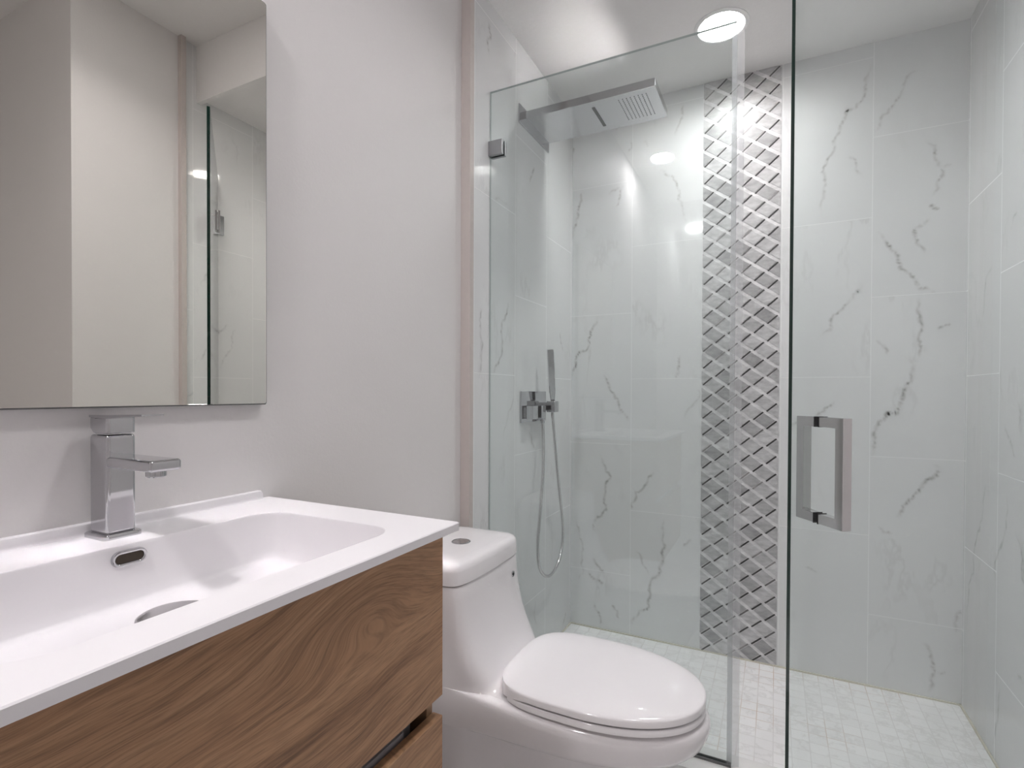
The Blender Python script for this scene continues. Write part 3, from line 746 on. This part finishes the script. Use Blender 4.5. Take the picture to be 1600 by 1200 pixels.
def even(ring, xs=.185, nf_=34, nb_=20):
    """resample a symmetric outline so that every ring has its flank points at matching places"""
    h = ring[:len(ring)//2+1]; k = max(i for i, p in enumerate(h) if p[0] > xs)
    a, b = h[k], h[k+1]; u = (a[0]-xs)/(a[0]-b[0]); cut = tuple(lerp(a[c], b[c], u) for c in range(3))
    def walk(P, n):
        P = [Vector(p) for p in P]; L_ = [0.0]
        for p, q in zip(P[:-1], P[1:]): L_.append(L_[-1] + (q-p).length)
        out = []; j = 0
        for i in range(n):
            t_ = L_[-1]*i/n
            while L_[j+1] < t_ - 1e-12: j += 1
            out.append(P[j].lerp(P[j+1], (t_-L_[j])/max(1e-9, L_[j+1]-L_[j])))
        return out
    up = walk(h[:k+1]+[cut], nf_) + walk([cut]+h[k+1:], nb_) + [Vector(h[-1])]
    return up + [Vector((p.x, 2*TY-p.y, p.z)) for p in reversed(up[1:-1])]
rings = [even(r) for r in rings]
bm = bmesh.new(); loft(bm, rings); put('bowl_and_tank', bm, M_CERAMIC, t, 42)
bm = bmesh.new()
def tl(z, o): return bow(tank(z, .2245-o, .1745-o, 9.0), .009)
R_ = [tl(.6575, .006), tl(.6575, .002), tl(.659, 0), tl(.690, 0.001), tl(.699, .0035), tl(.7055, .009), tl(.7095, .018), tl(.7115, .034), tl(.7128, .07)]
loft(bm, R_); put('tank_lid', bm, M_CERAMIC, t, 45)
bz = .7125; bxc = .118
bm = bmesh.new(); lathe(bm, (bxc, TY, bz-.002), (0, 0, 1), [(.0262, 0), (.0262, .0035), (.0245, .0050), (.0232, .0045), (.0232, .001)], 40); fb = put('flush_button', bm, M_CHROME, t, 40)
for sgn in (-1, 1):
    bm = bmesh.new()
    half = [(bxc + .0224*math.cos(a), TY + sgn*(.0008 + abs(.0224*math.sin(a)))) for a in [math.pi*k/20 for k in range(21)]]
    loft(bm, [[(x, y, bz-.001) for x, y in half], [(x, y, bz+.0015) for x, y in half], [(bxc+(x-bxc)*.92, TY+(y-TY)*.92+sgn*.0003, bz+.0024) for x, y in half]])
    put('button_half', bm, M_BRUSH, fb, 40)
# seat ring, lid and hinges
def lid(z, o, k=0.0): return se(.485, .266-o, .192-o, .1735-o, 2.15, 3.6, z)
bm = bmesh.new()
R_ = [[(max(x, .335), y, z) for x, y, z in r] for r in (lid(.4150, .03), lid(.4150, .003), lid(.4162, .001), lid(.4270, .001), lid(.4292, .003), lid(.4297, .006), lid(.4285, .012), lid(.4285, .04))]
loft(bm, R_); put('seat', bm, M_SEAT, t, 45)
bm = bmesh.new()
def lidr(z, o, skirt=0.0):
    return [(x, y, z - skirt*max(0.0, min(1.0, (.40-x)/.09))**1.5 ) for x, y, z in lid(z, o)]
R_ = [lidr(.4360, .04, .013), lidr(.4360, .010, .013), lidr(.4342, .002, .019), lidr(.4350, .0004, .020), lidr(.4465, .0004, .006), lidr(.4492, .0014), lidr(.4508, .0040), lidr(.4521, .0085), lidr(.4540, .016), lidr(.4556, .026), lidr(.4568, .038), lidr(.4578, .056), lidr(.4585, .08), lidr(.4589, .11), lidr(.4590, .14)]
loft(bm, R_); put('lid', bm, M_SEAT, t, 50)
for sgn in (-1, 1):
    bm = bmesh.new(); box(bm, (.272, TY+sgn*.075-.022, .4115), (.312, TY+sgn*.075+.022, .4235), .004, 3); put('hinge', bm, M_SEAT, t, 40)
bm = bmesh.new()
ex, ey, ez = .2226, 1.3230, .6080
lathe(bm, (ex, ey, ez), (1, 0, -.06), [(.0085, -.004), (.0085, .001), (.0072, .002), (.0058, .0012), (.0055, .0)], 24, cap1=False)
em = put('emblem', bm, M_CHROME, t, 40)
bm = bmesh.new(); lathe(bm, (ex, ey, ez), (1, 0, -.06), [(.0024, -.003), (.0024, .0018)], 16); bmesh.ops.scale(bm, vec=(1, 1, 1.9), verts=bm.verts[:], space=Matrix.Translation((-ex, -ey, -ez))); put('emblem_centre', bm, M_DARK, em, 40)

# ------------------------------------------------------------------ fixed glass panel
XG = 0.779; ZG0, ZG1 = 0.0765, 2.1475
t = thing('glass_panel', 'fixed clear glass shower panel behind the toilet', 'glass panel', (0.39, YG, 0.075))
def pane(name, o, a, h, nrm, parent, edge_mats):
    """10 mm pane: o lower corner on the centre plane, a along, h up; edge_mats: free end, top, other end, bottom"""
    o, a, nrm = Vector(o), Vector(a), Vector(nrm)*0.005; up = Vector((0, 0, h))
    c = [o, o+a, o+a+up, o+up]
    bm = bmesh.new()
    f = [bm.verts.new(p-nrm) for p in c]; b = [bm.verts.new(p+nrm) for p in c]
    bm.faces.new(f).material_index = 0; bm.faces.new(list(reversed(b))).material_index = 0
    for i in range(4):
        j = (i+1) % 4; bm.faces.new((f[j], f[i], b[i], b[j])).material_index = edge_mats[i]
    return put(name, bm, [M_GLASS, M_GLASS_EDGE, M_GLASS_TOP], parent)
pane('pane', (0.0008, YG, ZG0), (XG-0.0008, 0, 0), ZG1-ZG0, (0, 1, 0), t, (1, 2, 2, 2))
def clamp(z, parent, x=0.0, w=.054, hgt=.050):
    bm = bmesh.new()
    for s0, s1 in ((-.0165, -.0052), (.0052, .0165)):
        box(bm, (x, YG+s0, z-hgt/2), (x+w, YG+s1, z+hgt/2), .0015, 2)
    return put('glass_clamp', bm, M_CLAMP, parent, 30)
clamp(1.950, t); clamp(0.32, t)
bm = bmesh.new()
prof = [(XG-.012, -.0075), (XG+.003, -.0078), (XG+.008, -.006), (XG+.018, -.002), (XG+.0195, 0), (XG+.018, .002), (XG+.008, .006), (XG+.003, .0078), (XG-.012, .0075), (XG-.012, .0055), (XG+.001, .0055), (XG+.001, -.0055), (XG-.012, -.0055)]
loft(bm, [[(x, YG+y, z) for x, y in prof] for z in (ZG0+.002, ZG1-.004)]); put('edge_seal', bm, M_SEAL, t, 30)
bm = bmesh.new(); box(bm, (0.0008, YG-.008, .0742), (XG, YG-.0052, .0815)); box(bm, (0.0008, YG+.0052, .0742), (XG, YG+.008, .0815)); put('bottom_channel', bm, M_GRILLE, t)

# ------------------------------------------------------------------ swing door, standing ajar toward the room
ANG = math.radians(36.2)
FE = Vector((0.9074, 1.1690)); T = Vector((math.cos(ANG), math.sin(ANG))); NO = Vector((math.sin(ANG), -math.cos(ANG)))
def dp(s_, n_, z): q = FE + T*s_ + NO*n_; return Vector((q.x, q.y, z))
LEN = 0.690; ZD0, ZD1 = 0.088, 2.115
t = thing('shower_door', 'hinged glass shower door standing ajar with a square pull handle', 'shower door', dp(LEN/2, 0, ZD0))
pane('pane', dp(0, 0, ZD0), dp(LEN, 0, 0)-dp(0, 0, 0), ZD1-ZD0, (NO.x, NO.y, 0), t, (2, 1, 1, 1))
TV, NV = Vector((T.x, T.y, 0)), Vector((NO.x, NO.y, 0))
def pull(sgn, L_):
    bm = bmesh.new(); b_ = .019; z0, z1 = .8630, 1.0740; s0 = .0585
    sec = [(0, b_), (b_, b_)]
    def P(n_, z, s_): return dp(s_, n_*sgn, z)
    # one continuous D in the plane across the glass: outer and inner contour, extruded along the door
    con = [(.0062, z0), (L_, z0), (L_, z1), (.0062, z1), (.0062, z1-b_), (L_-b_, z1-b_), (L_-b_, z0+b_), (.0062, z0+b_)]
    loft(bm, [[P(n_, z, s0) for n_, z in con], [P(n_, z, s0+b_) for n_, z in con]])
    bmesh.ops.bevel(bm, geom=[e for e in bm.edges], offset=.0006, segments=1, affect='EDGES')
    return put('pull_handle', bm, M_BRUSH, t, 30)
h1 = pull(1, .068); h2 = pull(-1, .056)
for h_, sgn in ((h1, 1), (h2, -1)):
    for z in (.8630, 1.0740-.019):
        bm = bmesh.new(); a0 = dp(.0575, sgn*.0051, z-.001)
        obox(bm, a0, TV*.021, NV*sgn*.0012, (0, 0, .021)); put('gasket', bm, M_DARK, h_)
for z in (1.905, 0.32):
    bm = bmesh.new()
    for sgn in (-1, 1):
        obox(bm, dp(LEN-.055, sgn*.0052, z-.045), TV*.055, NV*sgn*.010, (0, 0, .09), .0015)
    hg = put('hinge', bm, M_CHROME, t, 30)
    bm = bmesh.new(); box(bm, (W-.010, 1.545, z-.045), (W, 1.622, z+.045), .0015); obox(bm, dp(LEN-.004, -.012, z-.028), TV*.016, NV*.024, (0, 0, .056), .002)
    put('hinge_plate', bm, M_CHROME, hg, 30)

# ------------------------------------------------------------------ rain shower head
t = thing('rain_shower', 'flat rectangular chrome rain shower head projecting from the tiled wall', 'shower head', (0.0, 1.943, 2.183))
bm = bmesh.new(); box(bm, (0.0, 1.800, 2.147), (.006, 2.090, 2.219), .0012, 2); put('wall_flange', bm, M_CHROME, t, 30)
bm = bmesh.new(); box(bm, (.005, 1.830, 2.170), (.506, 2.055, 2.199), .0012, 2); hd = put('head_plate', bm, M_HEAD, t, 30)
bm = bmesh.new(); box(bm, (.268, 1.868, 2.1685), (.279, 2.016, 2.1712)); put('waterfall_slot', bm, M_GRILLE, hd)
bm = bmesh.new()
for i in range(8):
    for j in range(13):
        lathe(bm, (.370+.0140*i, 1.863+.0122*j, 2.1706), (0, 0, -1), [(.0023, 0), (.0018, .0016)], 8)
put('nozzle_grid', bm, M_GRILLE, hd)

# ------------------------------------------------------------------ mixer valve, hand shower and hose
t = thing('shower_valve', 'chrome shower valve plate with square knobs on the tiled wall', 'shower valve', (0.0, 1.95, 1.065))
bm = bmesh.new(); box(bm, (0.0, 1.824, 1.003), (.008, 2.066, 1.126), .0015, 2); put('cover_plate', bm, M_CHROME, t, 30)
for y, w_, z_, h_, x_ in ((1.872, .050, 1.043, .052, .045), (1.955, .046, 1.043, .052, .045)):
    bm = bmesh.new(); box(bm, (.007, y-w_/2+.006, z_-.02), (.016, y+w_/2-.006, z_+.02), .001, 1); kn = put('knob', bm, M_CHROME, t, 30)
    bm = bmesh.new(); box(bm, (.015, y-w_/2, z_-h_/2), (x_, y+w_/2, z_+h_/2), .002, 2); put('knob_cap', bm, M_CHROME, kn, 30)
bm = bmesh.new(); box(bm, (.006, 2.012, 1.046), (.040, 2.046, 1.080), .002, 2); box(bm, (.034, 2.006, 1.040), (.072, 2.050, 1.086), .003, 2); put('holder', bm, M_CHROME, t, 30)
bm = bmesh.new(); lathe(bm, (.006, 1.985, 1.018), (1, 0, 0), [(.012, 0), (.012, .026), (.009, .028)], 20); lathe(bm, (.026, 1.985, 1.020), (0, 0, -1), [(.0095, 0), (.0095, .020), (.008, .024)], 20); put('outlet_elbow', bm, M_CHROME, t, 40)
t = thing('hand_shower', 'slim chrome hand shower with a looped metal hose on the valve', 'hand shower', (.055, 2.03, 1.09))
bm = bmesh.new()
b0 = Vector((.053, 2.028, 1.0870)); b1 = Vector((.058, 1.985, 1.297))
ax = (b1-b0).normalized(); sx = Vector((.86, .5, 0)); sy = ax.cross(sx).normalized(); sx = sy.cross(ax).normalized()
R_ = []
for u, w_, h_ in ((0, .0085, .0085), (.10, .0105, .0095), (.2, .0125, .0105), (.97, .0135, .0115), (1.0, .0125, .0105)):
    c_ = b0.lerp(b1, u); R_.append([c_ + sx*a*w_ + sy*b*h_ for a, b in ((.8, 1), (-.8, 1), (-1, .8), (-1, -.8), (-.8, -1), (.8, -1), (1, -.8), (1, .8))])
loft(bm, R_); wd = put('wand', bm, M_CHROME, t, 30)
bm = bmesh.new()
for i in range(11):
    for q in (-.5, .0, .5):
        c_ = b0.lerp(b1, .56+.036*i) + sx*.0130 + sy*(.0105*q)
        lathe(bm, c_, sx, [(.0022, -.001), (.0018, .0016)], 6)
put('spray_nozzles', bm, M_GRILLE, wd)
bm = bmesh.new()
loop = [(.026, 1.985, .9955), (.030, 1.984, .955), (.040, 1.966, .86), (.047, 1.935, .74), (.050, 1.905, .62), (.050, 1.887, .52), (.050, 1.903, .43), (.050, 1.965, .375), (.050, 2.040, .362), (.050, 2.120, .40), (.050, 2.158, .47), (.050, 2.155, .56), (.050, 2.115, .70), (.051, 2.078, .83), (.052, 2.046, .96), (.053, 2.030, 1.020), (.053, 2.028, 1.0385)]
tube(bm, spline(loop, 10), .0062, 12); put('hose', bm, M_BRUSH, t, 60)
